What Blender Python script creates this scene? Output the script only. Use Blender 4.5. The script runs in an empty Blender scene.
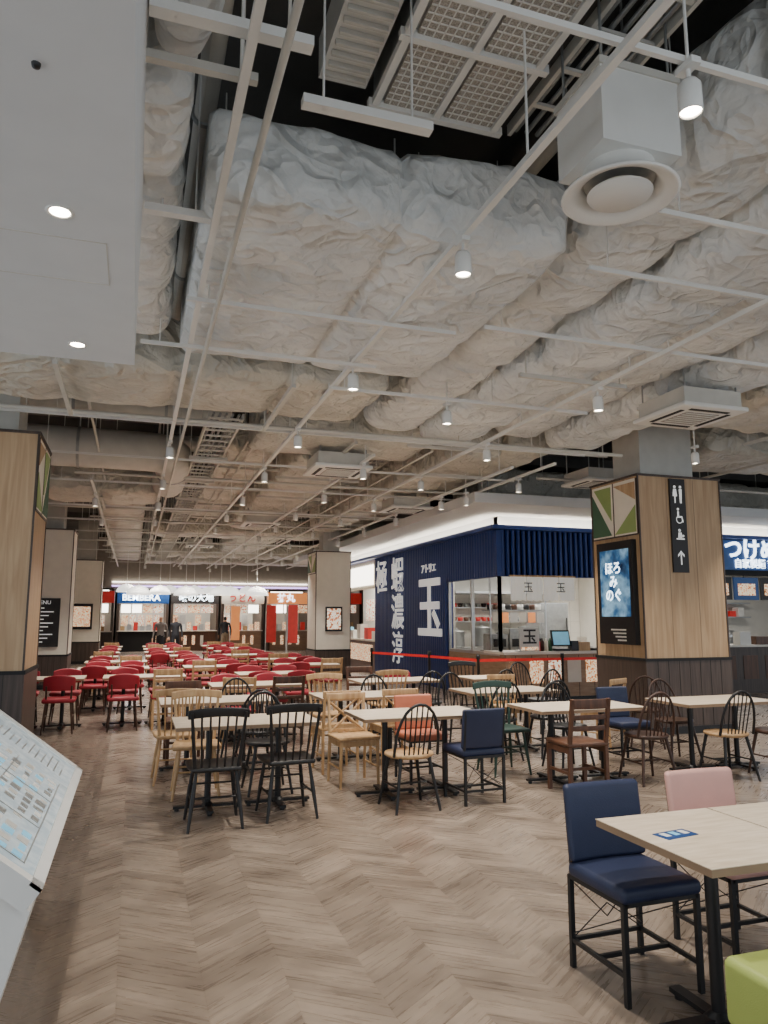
import bpy, math, random
from mathutils import Vector, Matrix, noise, Euler
random.seed(7)
pi=math.pi
sc=bpy.context.scene
# ------------------------------------------------------------------ materials
def lin(c):
    return tuple(((x/255)/12.92 if x/255<=0.04045 else ((x/255+0.055)/1.055)**2.4) for x in c)
def base(name):
    m=bpy.data.materials.new(name); m.use_nodes=True
    nt=m.node_tree; b=nt.nodes['Principled BSDF']
    return m,nt,b
def M(name,col,rough=.5,metal=0,var=.08,scale=6,bump=0,bscale=60,emit=0,ecol=None,coat=0):
    m,nt,b=base(name); L=nt.links; c=lin(col)
    tc=nt.nodes.new('ShaderNodeTexCoord'); n=nt.nodes.new('ShaderNodeTexNoise'); n.inputs['Scale'].default_value=scale; n.inputs['Detail'].default_value=3
    L.new(tc.outputs['Object'],n.inputs['Vector'])
    r=nt.nodes.new('ShaderNodeValToRGB'); e=r.color_ramp.elements
    e[0].position=.3; e[1].position=.7
    e[0].color=(*[x*(1-var) for x in c],1); e[1].color=(*[min(1,x*(1+var)) for x in c],1)
    L.new(n.outputs['Fac'],r.inputs['Fac']); L.new(r.outputs['Color'],b.inputs['Base Color'])
    b.inputs['Roughness'].default_value=rough; b.inputs['Metallic'].default_value=metal
    if emit:
        if ecol: b.inputs['Emission Color'].default_value=(*lin(ecol),1)
        else: L.new(r.outputs['Color'],b.inputs['Emission Color'])
        b.inputs['Emission Strength'].default_value=emit
    if bump:
        n2=nt.nodes.new('ShaderNodeTexNoise'); n2.inputs['Scale'].default_value=bscale
        L.new(tc.outputs['Object'],n2.inputs['Vector'])
        bp=nt.nodes.new('ShaderNodeBump'); bp.inputs['Strength'].default_value=bump; bp.inputs['Distance'].default_value=.01
        L.new(n2.outputs['Fac'],bp.inputs['Height']); L.new(bp.outputs['Normal'],b.inputs['Normal'])
    return m
def WOOD(name,c1,c2,st=(12,12,1),rough=.45):
    m,nt,b=base(name); L=nt.links
    tc=nt.nodes.new('ShaderNodeTexCoord'); mp=nt.nodes.new('ShaderNodeMapping'); mp.inputs['Scale'].default_value=st
    n=nt.nodes.new('ShaderNodeTexNoise'); n.inputs['Scale'].default_value=2; n.inputs['Detail'].default_value=6; n.inputs['Distortion'].default_value=.6
    L.new(tc.outputs['Object'],mp.inputs['Vector']); L.new(mp.outputs['Vector'],n.inputs['Vector'])
    r=nt.nodes.new('ShaderNodeValToRGB'); e=r.color_ramp.elements; e[0].position=.3;e[1].position=.7
    e[0].color=(*lin(c1),1); e[1].color=(*lin(c2),1)
    L.new(n.outputs['Fac'],r.inputs['Fac']); L.new(r.outputs['Color'],b.inputs['Base Color'])
    b.inputs['Roughness'].default_value=rough
    return m
def math_node(nt,op,a,b=None,c=None):
    n=nt.nodes.new('ShaderNodeMath'); n.operation=op
    for i,x in enumerate((a,b,c)):
        if x is None: continue
        if isinstance(x,(int,float)): n.inputs[i].default_value=x
        else: nt.links.new(x,n.inputs[i])
    return n.outputs[0]
def FLOOR():
    m,nt,b=base('floor_chevron_wood_tile'); L=nt.links
    tc=nt.nodes.new('ShaderNodeTexCoord'); sp=nt.nodes.new('ShaderNodeSeparateXYZ'); L.new(tc.outputs['Object'],sp.inputs[0])
    X,Y=sp.outputs[0],sp.outputs[1]
    w=.36; ph=.115
    cx=math_node(nt,'DIVIDE',X,w); col=math_node(nt,'FLOOR',cx)
    tri=math_node(nt,'PINGPONG',cx,1.0)
    yy=math_node(nt,'ADD',Y,math_node(nt,'MULTIPLY',tri,w*.75))
    row=math_node(nt,'DIVIDE',yy,ph); idx=math_node(nt,'FLOOR',row); fr=math_node(nt,'FRACT',row); frx=math_node(nt,'FRACT',cx)
    cmb=nt.nodes.new('ShaderNodeCombineXYZ'); L.new(col,cmb.inputs[0]); L.new(idx,cmb.inputs[1])
    wn=nt.nodes.new('ShaderNodeTexWhiteNoise'); L.new(cmb.outputs[0],wn.inputs['Vector'])
    cg=nt.nodes.new('ShaderNodeCombineXYZ'); L.new(math_node(nt,'MULTIPLY',X,3),cg.inputs[0]); L.new(math_node(nt,'MULTIPLY',yy,26),cg.inputs[1]); L.new(wn.outputs['Value'],cg.inputs[2])
    gn=nt.nodes.new('ShaderNodeTexNoise'); gn.inputs['Scale'].default_value=1.4; gn.inputs['Detail'].default_value=5; L.new(cg.outputs[0],gn.inputs['Vector'])
    big=nt.nodes.new('ShaderNodeTexNoise'); big.inputs['Scale'].default_value=2.6; big.inputs['Detail'].default_value=6; L.new(tc.outputs['Object'],big.inputs['Vector'])
    f=math_node(nt,'ADD',math_node(nt,'MULTIPLY',wn.outputs['Value'],.3),math_node(nt,'MULTIPLY',gn.outputs['Fac'],.72))
    f=math_node(nt,'ADD',f,math_node(nt,'MULTIPLY',math_node(nt,'SUBTRACT',big.outputs['Fac'],.5),.9))
    r=nt.nodes.new('ShaderNodeValToRGB'); e=r.color_ramp.elements; e[0].position=.15;e[1].position=.88
    e[0].color=(*lin((98,86,76)),1); e[1].color=(*lin((158,142,127)),1)
    L.new(f,r.inputs['Fac'])
    s1=math_node(nt,'LESS_THAN',fr,.06); s2=math_node(nt,'LESS_THAN',frx,.015); s=math_node(nt,'MAXIMUM',s1,s2)
    left=math_node(nt,'LESS_THAN',X,-.22)
    mx=nt.nodes.new('ShaderNodeMixRGB'); mx.blend_type='MULTIPLY'; L.new(r.outputs['Color'],mx.inputs[1]); mx.inputs[2].default_value=(.8,.78,.76,1); L.new(math_node(nt,'MULTIPLY',s,.7),mx.inputs[0])
    cg2=nt.nodes.new('ShaderNodeCombineXYZ'); L.new(math_node(nt,'MULTIPLY',X,14),cg2.inputs[0]); L.new(math_node(nt,'MULTIPLY',Y,1.2),cg2.inputs[1])
    g2=nt.nodes.new('ShaderNodeTexNoise'); g2.inputs['Scale'].default_value=1; g2.inputs['Detail'].default_value=5; L.new(cg2.outputs[0],g2.inputs['Vector'])
    r2=nt.nodes.new('ShaderNodeValToRGB'); e=r2.color_ramp.elements; e[0].position=.3;e[1].position=.7
    e[0].color=(*lin((92,81,72)),1); e[1].color=(*lin((126,112,100)),1); L.new(g2.outputs['Fac'],r2.inputs['Fac'])
    mx2=nt.nodes.new('ShaderNodeMixRGB'); L.new(left,mx2.inputs[0]); L.new(mx.outputs[0],mx2.inputs[1]); L.new(r2.outputs[0],mx2.inputs[2])
    L.new(mx2.outputs[0],b.inputs['Base Color'])
    rr=math_node(nt,'ADD',.17,math_node(nt,'MULTIPLY',gn.outputs['Fac'],.24)); L.new(rr,b.inputs['Roughness'])
    b.inputs['Specular IOR Level'].default_value=.55
    return m
def INS(name,c1,c2,bs=1.0):
    m,nt,b=base(name); L=nt.links
    tc=nt.nodes.new('ShaderNodeTexCoord')
    n=nt.nodes.new('ShaderNodeTexNoise'); n.inputs['Scale'].default_value=1.2; n.inputs['Detail'].default_value=8; n.inputs['Roughness'].default_value=.6
    L.new(tc.outputs['Object'],n.inputs['Vector'])
    r=nt.nodes.new('ShaderNodeValToRGB'); e=r.color_ramp.elements; e[0].position=.3;e[1].position=.66
    e[0].color=(*lin(c1),1); e[1].color=(*lin(c2),1); L.new(n.outputs['Fac'],r.inputs['Fac']); L.new(r.outputs['Color'],b.inputs['Base Color'])
    b.inputs['Roughness'].default_value=.4
    def folds(scale,dist,width,off=0.0):
        t=nt.nodes.new('ShaderNodeTexNoise'); t.inputs['Scale'].default_value=scale; t.inputs['Detail'].default_value=1.0; t.inputs['Distortion'].default_value=dist
        L.new(tc.outputs['Object'],t.inputs['Vector'])
        a=math_node(nt,'ABSOLUTE',math_node(nt,'SUBTRACT',t.outputs['Fac'],.5+off))
        return math_node(nt,'SUBTRACT',1.0,math_node(nt,'MINIMUM',math_node(nt,'DIVIDE',a,width),1.0))
    v=nt.nodes.new('ShaderNodeTexVoronoi'); v.feature='F1'; v.inputs['Scale'].default_value=3.6; v.inputs['Randomness'].default_value=1
    nd=nt.nodes.new('ShaderNodeTexNoise'); nd.inputs['Scale'].default_value=2; L.new(tc.outputs['Object'],nd.inputs['Vector'])
    mx=nt.nodes.new('ShaderNodeMixRGB'); mx.inputs[0].default_value=.25; L.new(tc.outputs['Object'],mx.inputs[1]); L.new(nd.outputs['Color'],mx.inputs[2]); L.new(mx.outputs[0],v.inputs['Vector'])
    h=math_node(nt,'ADD',math_node(nt,'MULTIPLY',folds(1.6,.3,.07),.6),math_node(nt,'MULTIPLY',folds(3.6,.35,.09),.4))
    h=math_node(nt,'ADD',h,math_node(nt,'MULTIPLY',folds(7.5,.4,.13,.06),.2))
    h=math_node(nt,'ADD',h,math_node(nt,'MULTIPLY',folds(17,.5,.25),.05))
    h=math_node(nt,'ADD',h,math_node(nt,'MULTIPLY',v.outputs['Distance'],-1.2))
    bp=nt.nodes.new('ShaderNodeBump'); bp.inputs['Strength'].default_value=.85*bs; bp.inputs['Distance'].default_value=.05
    L.new(h,bp.inputs['Height']); L.new(bp.outputs['Normal'],b.inputs['Normal'])
    return m
def SCREEN(name,cols,scale,emit):
    m,nt,b=base(name); L=nt.links
    tc=nt.nodes.new('ShaderNodeTexCoord'); v=nt.nodes.new('ShaderNodeTexNoise'); v.inputs['Scale'].default_value=scale; v.inputs['Detail'].default_value=5
    L.new(tc.outputs['Object'],v.inputs['Vector'])
    r=nt.nodes.new('ShaderNodeValToRGB'); e=r.color_ramp.elements
    while len(e)<len(cols): e.new(.5)
    for i,c in enumerate(cols):
        e[i].position=.3+.4*i/(len(cols)-1); e[i].color=(*lin(c),1)
    L.new(v.outputs['Fac'],r.inputs['Fac']); L.new(r.outputs[0],b.inputs['Base Color']); L.new(r.outputs[0],b.inputs['Emission Color'])
    b.inputs['Emission Strength'].default_value=emit; b.inputs['Roughness'].default_value=.25
    return m

m_floor=FLOOR()
m_ins=INS('insulation_wrap_pale',(200,203,202),(236,237,234))
m_ins2=INS('insulation_wrap_tan',(180,176,164),(216,211,198))
m_slab=M('ceiling_slab_dark',(92,90,86),.9,var=.2,scale=2,bump=.3)
m_soffit=M('soffit_white_paint',(216,218,219),.7,var=.02)
m_white=M('white_powder_coat',(226,225,220),.45,var=.03)
m_whited=M('white_dusty_pipe',(200,197,188),.5,var=.06)
m_gal=M('galvanised_steel',(160,162,160),.4,.5,var=.12,scale=14)
m_steel=M('stainless_steel',(196,198,198),.3,.8,var=.05)
m_mesh=M('filter_mesh_grey',(168,162,152),.7,.0,var=.4,scale=120)
m_dark=M('dark_gap',(26,26,28),.7,var=.1)
m_black=M('black_metal',(20,20,22),.42,var=.1)
m_blackwood=M('black_stained_wood',(24,23,24),.4,var=.2,scale=12)
m_navy=M('navy_vinyl_upholstery',(33,42,70),.5,var=.08,bump=.15,bscale=200)
m_pink=M('pink_vinyl_upholstery',(206,160,150),.5,var=.05,bump=.1,bscale=200)
m_lime=M('lime_green_upholstery',(164,178,92),.5,var=.05,bump=.1,bscale=200)
m_red=M('red_upholstery',(150,28,44),.45,var=.1)
m_orange=M('terracotta_upholstery',(180,104,76),.5,var=.08)
m_green=M('green_painted_wood',(30,56,48),.45,var=.1)
m_natw=WOOD('natural_beech',(168,130,88),(198,164,120))
m_browno=WOOD('dark_walnut',(48,31,25),(76,50,36))
m_redwood=WOOD('mid_brown_wood',(74,47,34),(100,66,46))
m_tabletop=WOOD('pale_ash_tabletop',(204,185,160),(228,213,192),(3,22,8),.35)
m_edge=M('tabletop_edge_band',(150,124,98),.5)
m_pillarw=WOOD('oak_veneer_panel',(170,138,102),(198,168,132),(10,10,.6),.5)
m_pillarb=WOOD('dark_wood_wainscot',(62,51,46),(86,72,64),(14,14,.8),.45)
m_cream=M('cream_wall_panel',(240,233,218),.6,var=.03)
m_lgreen=M('light_green_panel',(150,172,104),.5,var=.04)
m_dgreen=M('deep_green_panel',(66,106,80),.5,var=.04)
m_blue=M('navy_blue_corrugated_steel',(28,54,120),.4,.1,var=.08,scale=3)
m_bright=M('led_strip_warm',(255,244,220),.5,emit=28,ecol=(255,240,214))
m_lamp=M('lamp_lens_glow',(255,240,215),.5,emit=45,ecol=(255,238,214))
m_pend=M('pendant_bulb_glow',(255,240,215),.5,emit=14,ecol=(255,230,196))
m_panelglow=M('light_panel_glow',(255,250,240),.5,emit=6,ecol=(255,246,230))
m_wtext=M('white_lettering',(244,244,242),.5,emit=.4,var=.02)
m_wglow=M('lit_white_lettering',(240,248,255),.5,emit=4,ecol=(225,242,255))
m_bluesign=M('lit_blue_sign',(20,60,112),.4,emit=.35)
m_tile=M('white_kitchen_tile',(224,220,210),.35,var=.03)
def glass():
    m,nt,b=base('window_glass'); b.inputs['Transmission Weight'].default_value=1; b.inputs['Roughness'].default_value=.02; b.inputs['IOR'].default_value=1.05
    return m
m_glass=glass()
m_counter=WOOD('counter_wood_front',(150,120,94),(176,148,120),(2,2,14),.45)
m_ctop=M('counter_top_light',(232,226,214),.35,var=.03)
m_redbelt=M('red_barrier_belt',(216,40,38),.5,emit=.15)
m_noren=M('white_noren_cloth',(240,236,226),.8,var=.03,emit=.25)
m_shade=M('white_enamel_shade',(244,242,236),.4,var=.02,emit=1.6)
m_skin=M('skin',(206,160,132),.55,var=.04)
m_hair=M('black_hair',(24,20,20),.5)
m_board=SCREEN('display_board_print',[(150,170,180),(200,212,216),(172,190,200),(212,220,222)],7,.2)
m_tv=SCREEN('tv_picture_blue',[(16,34,60),(44,84,124),(120,160,186),(28,62,100)],2.6,.8)
m_food=SCREEN('menu_photo_food',[(50,26,16),(186,120,60),(230,210,180),(110,44,28)],26,1.3)
m_food2=SCREEN('menu_photo_mixed',[(20,26,36),(170,100,60),(240,230,210),(60,90,60)],22,1.3)
m_darkmenu=M('dark_menu_board',(38,34,34),.5)
m_purple=M('violet_led_line',(210,180,255),.5,emit=5,ecol=(196,160,255))
m_wall=M('wall_beige',(160,152,142),.8,var=.06)
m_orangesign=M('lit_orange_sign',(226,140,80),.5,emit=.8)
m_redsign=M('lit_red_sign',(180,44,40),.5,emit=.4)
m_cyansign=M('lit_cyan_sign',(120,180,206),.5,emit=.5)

# ------------------------------------------------------------------ mesh builder
class MB:
    def __init__(s): s.v=[];s.f=[];s.m=[];s.sm=[];s.mats=[]
    def mi(s,mat):
        if mat not in s.mats: s.mats.append(mat)
        return s.mats.index(mat)
    def add(s,vs,fs,mat,smooth=False):
        o=len(s.v); s.v+= [tuple(p) for p in vs]; k=s.mi(mat)
        for f in fs: s.f.append([o+i for i in f]); s.m.append(k); s.sm.append(smooth)
    def box(s,c,sz,mat,R=None):
        c=Vector(c); h=[x/2 for x in sz]
        vs=[Vector((x*h[0],y*h[1],z*h[2])) for x in(-1,1) for y in(-1,1) for z in(-1,1)]
        if R is not None: vs=[R@v for v in vs]
        s.add([c+v for v in vs],[(0,1,3,2),(4,6,7,5),(0,4,5,1),(2,3,7,6),(0,2,6,4),(1,5,7,3)],mat)
    def b2(s,x0,x1,y0,y1,z0,z1,mat): s.box(((x0+x1)/2,(y0+y1)/2,(z0+z1)/2),(abs(x1-x0),abs(y1-y0),abs(z1-z0)),mat)
    def cyl(s,a,b,r,mat,r2=None,n=10,smooth=True,caps=True):
        a=Vector(a);b=Vector(b); r2=r if r2 is None else r2
        d=(b-a).normalized(); u=d.orthogonal().normalized(); w=d.cross(u)
        vs=[];
        for p,rr in((a,r),(b,r2)):
            for i in range(n):
                t=2*pi*i/n; vs.append(p+(u*math.cos(t)+w*math.sin(t))*rr)
        fs=[(i,(i+1)%n,n+(i+1)%n,n+i) for i in range(n)]
        s.add(vs,fs,mat,smooth)
        if caps: s.add(vs,[tuple(range(n-1,-1,-1)),tuple(range(n,2*n))],mat,False)
    def tube(s,pts,r,mat,n=8):
        pts=[Vector(p) for p in pts]; vs=[];fs=[]; N=len(pts)
        u=None
        for i,p in enumerate(pts):
            d=(pts[min(i+1,N-1)]-pts[max(i-1,0)]).normalized()
            u=d.orthogonal().normalized() if u is None else (u-d*u.dot(d)).normalized()
            w=d.cross(u)
            for k in range(n):
                t=2*pi*k/n; vs.append(p+(u*math.cos(t)+w*math.sin(t))*r)
        for i in range(N-1):
            for k in range(n): fs.append((i*n+k,i*n+(k+1)%n,(i+1)*n+(k+1)%n,(i+1)*n+k))
        s.add(vs,fs,mat,True); s.add(vs,[tuple(range(n-1,-1,-1)),tuple((N-1)*n+k for k in range(n))],mat)
    def lathe(s,prof,c,mat,n=24,smooth=True):
        c=Vector(c); vs=[];fs=[]
        for r,z in prof:
            for k in range(n):
                t=2*pi*k/n; vs.append(c+Vector((r*math.cos(t),r*math.sin(t),z)))
        for i in range(len(prof)-1):
            for k in range(n): fs.append((i*n+k,i*n+(k+1)%n,(i+1)*n+(k+1)%n,(i+1)*n+k))
        s.add(vs,fs,mat,smooth)
    def rbox(s,c,sz,r,mat,k=2,div=(0,0,0),fn=None):
        c=Vector(c); h=[x/2 for x in sz]; r=min(r,*[x*.999 for x in h])
        ax=[]
        for a in range(3):
            l=[-(h[a]-r)-r*math.tan(pi/4*(1-i/k)) for i in range(k+1)]
            mid=[-(h[a]-r)+2*(h[a]-r)*(j+1)/(div[a]+1) for j in range(div[a])]
            ax.append(l+mid+[-x for x in reversed(l)])
        for a in range(3):
            b,d=(a+1)%3,(a+2)%3
            for sg in(-1,1):
                vs=[];fs=[]; nb,nd=len(ax[b]),len(ax[d])
                for i in range(nb):
                    for j in range(nd):
                        p=[0,0,0]; p[a]=sg*h[a]; p[b]=ax[b][i]; p[d]=ax[d][j]
                        q=[max(-(h[t]-r),min(h[t]-r,p[t])) for t in range(3)]
                        o=Vector([p[t]-q[t] for t in range(3)])
                        v=Vector(q)+o.normalized()*r
                        if fn: v=Vector(fn(v))
                        vs.append(c+v)
                for i in range(nb-1):
                    for j in range(nd-1):
                        f=(i*nd+j,(i+1)*nd+j,(i+1)*nd+j+1,i*nd+j+1)
                        fs.append(f if sg>0 else f[::-1])
                s.add(vs,fs,mat,True)
    def poly(s,pts,mat,n=(0,0,0),t=0):
        pts=[Vector(p) for p in pts]; k=len(pts)
        if not t: s.add(pts,[tuple(range(k))],mat); return
        e=Vector(n)*t; vs=pts+[p+e for p in pts]
        s.add(vs,[tuple(range(k-1,-1,-1)),tuple(range(k,2*k))]+[(i,(i+1)%k,k+(i+1)%k,k+i) for i in range(k)],mat)
    def mesh(s,name,merge=True):
        me=bpy.data.meshes.new(name); me.from_pydata(s.v,[],s.f)
        for m in s.mats: me.materials.append(m)
        me.polygons.foreach_set('material_index',s.m); me.polygons.foreach_set('use_smooth',s.sm)
        import bmesh
        bm=bmesh.new(); bm.from_mesh(me)
        if merge:
            sv=[v for v in bm.verts if any(f.smooth for f in v.link_faces)]
            bmesh.ops.remove_doubles(bm,verts=sv,dist=1e-5)
        bmesh.ops.recalc_face_normals(bm,faces=bm.faces)
        bm.to_mesh(me); bm.free(); me.update(); return me
    def build(s,name,loc=(0,0,0),rz=0,parent=None):
        return inst(s.mesh(name),name,loc,rz,parent)
def inst(me,name,loc=(0,0,0),rz=0,parent=None):
    o=bpy.data.objects.new(name,me); sc.collection.objects.link(o); o.location=loc; o.rotation_euler=(0,0,rz)
    if parent: o.parent=parent
    return o
def text(t,loc,face,size,mat,name,parent,off=0.0,ext=.006,align='CENTER',sp=1.0):
    cu=bpy.data.curves.new(name,'FONT'); cu.body=t; cu.size=size; cu.extrude=ext; cu.offset=off
    cu.align_x=align; cu.align_y='CENTER'; cu.space_line=sp; cu.resolution_u=3
    cu.materials.append(mat)
    o=bpy.data.objects.new(name,cu); sc.collection.objects.link(o); o.location=loc
    o.rotation_euler={'-Y':(pi/2,0,0),'-X':(pi/2,0,-pi/2),'+X':(pi/2,0,pi/2)}[face]
    if parent: o.parent=parent; o.location=Vector(loc)-parent.location
    return o

# ------------------------------------------------------------------ room shell (entry open to daylit atrium; side walls cut short so world light fills ceiling)
b=MB(); b.b2(-4,22,-3,44,-.1,0,m_floor); b.build('floor')
b=MB(); b.b2(-4,22,-3,44,5.3,5.5,m_slab); b.build('ceiling')
b=MB(); b.b2(-4,22,44,44.2,0,5.3,m_wall); b.build('wall_back')
b=MB(); b.b2(-4.2,-4,9.5,44,0,5.3,m_wall); b.build('wall_left')
b=MB(); b.b2(22,22.2,10,44,0,5.3,m_wall); b.build('wall_right')
b=MB()
for y in (1.4,8,14.6,21.5,28,35): b.b2(-4,22,y,y+.4,5.05,5.3,m_slab)
b.build('ceiling_beams')
b=MB(); b.b2(-4,-.06,-2.5,4.22,3.0,3.12,m_soffit); b.b2(-4,-.06,-2.5,4.22,3.12,5.3,m_soffit) 
for (x0,x1,y0,y1) in ((-.85,-.16,3.19,3.194),(-.164,-.16,2.82,3.19),(-.85,-.16,2.82,2.824)): b.b2(x0,x1,y0,y1,2.998,3.001,m_whited)
b.build('ceiling_soffit_entry')

# ------------------------------------------------------------------ ducts
def duct(name,x0,x1,y0,y1,z0,z1,axis,pitch=1.1,mat=None,step=.085,amp=1.0,r=.1,straps=True,seams=()):
    mat=mat or m_ins
    b=MB(); sd=random.random()*50
    hz=(z1-z0)/2; zc=(z0+z1)/2
    if axis=='x': L=x1-x0; hw=(y1-y0)/2; wc=(y0+y1)/2; s0=x0
    else: L=y1-y0; hw=(x1-x0)/2; wc=(x0+x1)/2; s0=y0
    r=min(r,hw*.9,hz*.9)
    per=[]
    def seg(a,bb,n):
        k=max(1,int((Vector(a)-Vector(bb)).length/step))
        for i in range(k):
            t=i/k; per.append((a[0]+(bb[0]-a[0])*t,a[1]+(bb[1]-a[1])*t,n))
    def arc(cx,cz,a0):
        for i in range(4):
            t=a0+pi/2*i/4; per.append((cx+r*math.cos(t),cz+r*math.sin(t),(math.cos(t),math.sin(t))))
    seg((hw,-hz+r),(hw,hz-r),(1,0)); arc(hw-r,hz-r,0)
    seg((hw-r,hz),(-hw+r,hz),(0,1)); arc(-hw+r,hz-r,pi/2)
    seg((-hw,hz-r),(-hw,-hz+r),(-1,0)); arc(-hw+r,-hz+r,pi)
    seg((-hw+r,-hz),(hw-r,-hz),(0,-1)); arc(hw-r,-hz+r,1.5*pi)
    N=len(per); K=max(2,int(L/step)); vs=[];fs=[]
    npit=max(1,round(L/pitch)); pt=L/npit
    for i in range(-1,K+2):
        t=min(max(i/K,0),1); s=L*t; shr=1.0 if 0<=i<=K else .86
        fr=(s/pt)%1; d=min(fr,1-fr)*pt
        for (a,z,n) in per:
            if axis=='x': p=Vector((s0+s,wc+a,zc+z))
            else: p=Vector((wc+a,s0+s,zc+z))
            q=p+Vector((sd,sd,sd))
            edge=max(0,1-abs(a)/hw) if abs(n[1])>.5 else max(0,1-abs(z)/hz)
            bul=.035*min(1,5*fr,5*(1-fr))**.7*(.3+min(1,edge*2)**.6)
            dsp=bul-.03*math.exp(-(d/.03)**2)+noise.noise(q*.8)*.04-abs(noise.noise(q*1.7))*.05-abs(noise.noise(q*3.8))*.03
            if n[1]<-.5:
                for sm in seams: dsp-=.045*math.exp(-((a-sm+noise.noise(q*1.5)*.05)/.035)**2)
            dsp*=amp
            a2=a*shr+n[0]*dsp; z2=z*shr+n[1]*dsp
            vs.append((s0+s,wc+a2,zc+z2) if axis=='x' else (wc+a2,s0+s,zc+z2))
    R=K+3
    for i in range(R-1):
        for k in range(N): fs.append((i*N+k,i*N+(k+1)%N,(i+1)*N+(k+1)%N,(i+1)*N+k))
    fs.append(tuple(range(N))); fs.append(tuple((R-1)*N+k for k in range(N)))
    b.add(vs,fs,mat,True)
    if straps:
        for j in (range(1,npit+1,2) if npit>1 else [0]):
            s=s0+pt*j-(.0 if j<npit else .15)
            for sg in(-1,1):
                e=wc+sg*(hw+.13)
                a=(s,e,0) if axis=='x' else (e,s,0)
                b.cyl((a[0],a[1],z0-.1),(a[0],a[1],5.3),.008,m_whited,n=6)
            lo,hi=wc-hw-.2,wc+hw+.2
            if axis=='x': b.b2(s-.02,s+.02,lo,hi,z0-.12,z0-.08,m_whited)
            else: b.b2(lo,hi,s-.02,s+.02,z0-.12,z0-.08,m_whited)
    return b.build(name)
dn='insulated_air_duct'
duct(dn,.28,2.6,3.9,6.65,3.93,4.5,'x',pitch=1.16,step=.05,amp=1.2,r=.13,straps=False,seams=(-.55,))
duct(dn,2.8,3.48,1.2,9.2,4.1,4.8,'y',pitch=1.3,step=.06,amp=1.1,r=.16,straps=False)
duct(dn,3.56,4.35,1.2,9.2,3.98,4.75,'y',pitch=1.5,step=.06,amp=1.1,r=.14)
duct(dn,4.75,5.5,.8,9.4,4.2,4.9,'y',pitch=1.3,step=.07,r=.2,straps=False)
duct(dn,5.62,6.42,.8,9.4,4.1,4.9,'y',pitch=1.3,step=.07,r=.14)
duct(dn,-.02,.22,.3,3.2,4.1,4.8,'y',pitch=.9,step=.06)
duct(dn,-.45,.14,3.3,6.5,4.05,4.75,'y',pitch=.9,step=.07,straps=False)
duct(dn,-3.9,2.4,6.95,8.3,3.9,4.45,'x',pitch=1.1,mat=m_ins2,step=.07,amp=1.2)
duct(dn,1.5,4.0,9.6,10.9,4.05,4.7,'x',pitch=1.0,mat=m_ins2)
duct(dn,4.5,5.2,9.8,20,4.0,4.7,'y',pitch=1.1,mat=m_ins2,step=.09)
duct(dn,5.35,6.1,9.8,20,4.15,4.7,'y',pitch=1.3,mat=m_ins2,step=.09,straps=False)
duct(dn,2.4,3.5,11.4,21,4.1,4.7,'y',pitch=1.1,mat=m_ins2,step=.1)
duct(dn,-3.9,.4,14.8,16.2,3.95,4.55,'x',pitch=1.1,mat=m_ins2,step=.1)
duct(dn,6.8,20,6.4,7.8,4.1,4.85,'x',pitch=1.2,mat=m_ins2,step=.1)
duct(dn,8.5,20,9.2,10.6,4.2,4.85,'x',pitch=1.2,mat=m_ins2,step=.1)
duct(dn,-.9,.1,17.5,34,4.1,4.6,'y',pitch=1.3,mat=m_ins2,step=.14)
duct(dn,.4,8,22,23.2,4.05,4.6,'x',pitch=1.2,mat=m_ins2,step=.12)
duct(dn,.3,8,29.9,31.1,4.05,4.6,'x',pitch=1.4,mat=m_ins2,step=.14)
duct(dn,3.0,4.4,23.6,29,4.1,4.6,'y',pitch=1.2,mat=m_ins2,step=.14)
duct(dn,1.3,2.2,12,21,4.35,4.8,'y',pitch=1.2,mat=m_ins2,step=.12)
duct(dn,.3,8,33,34.4,4.0,4.7,'x',pitch=1.4,mat=m_ins2,step=.14)
duct(dn,6.8,20,14,15.4,4.1,4.8,'x',pitch=1.4,mat=m_ins2,step=.12)
duct(dn,6.6,8.2,-.5,6,4.3,5.0,'y',pitch=1.3,mat=m_ins,step=.1)
duct(dn,.5,1.9,.2,1.7,4.7,5.0,'x',pitch=.9,mat=m_ins,step=.07,straps=False)
def roundduct(pts,r):
    b=MB(); 
    P=[Vector(p) for p in pts]; out=[P[0]]
    for i in range(1,len(P)-1):
        a=P[i]+(P[i-1]-P[i]).normalized()*r*1.6; c=P[i]+(P[i+1]-P[i]).normalized()*r*1.6
        for k in range(7):
            t=k/6; out.append(a*(1-t)**2+P[i]*2*t*(1-t)+c*t*t)
    out.append(P[-1]); b.tube(out,r,m_whited,n=20)
    for i in range(len(out)-1):
        d=(out[i+1]-out[i]); 
        if d.length>1:
            for k in range(int(d.length/1.2)):
                c=out[i]+d.normalized()*(.6+k*1.2); b.cyl(c-d.normalized()*.02,c+d.normalized()*.02,r+.015,m_gal,n=20)
                b.cyl(c,(c.x,c.y,5.3),.01,m_whited,n=6)
    b.build('round_ventilation_duct')
roundduct([(-3.9,11.8,4.15),(.5,11.8,4.15),(.5,14.4,4.15)],.3)
roundduct([(-3.9,10.6,4.5),(1.2,10.6,4.5)],.17)
roundduct([(-3.9,13.5,4.6),(6.3,13.5,4.85)],.14)
roundduct([(1.0,18,4.4),(1.0,36,4.4)],.16)
roundduct([(.3,.5,4.95),(.3,9,4.95)],.07)
roundduct([(2.66,1,4.95),(2.66,9,4.95),(4.5,9.6,4.95),(4.5,20,4.95)],.08)
b=MB()
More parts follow.
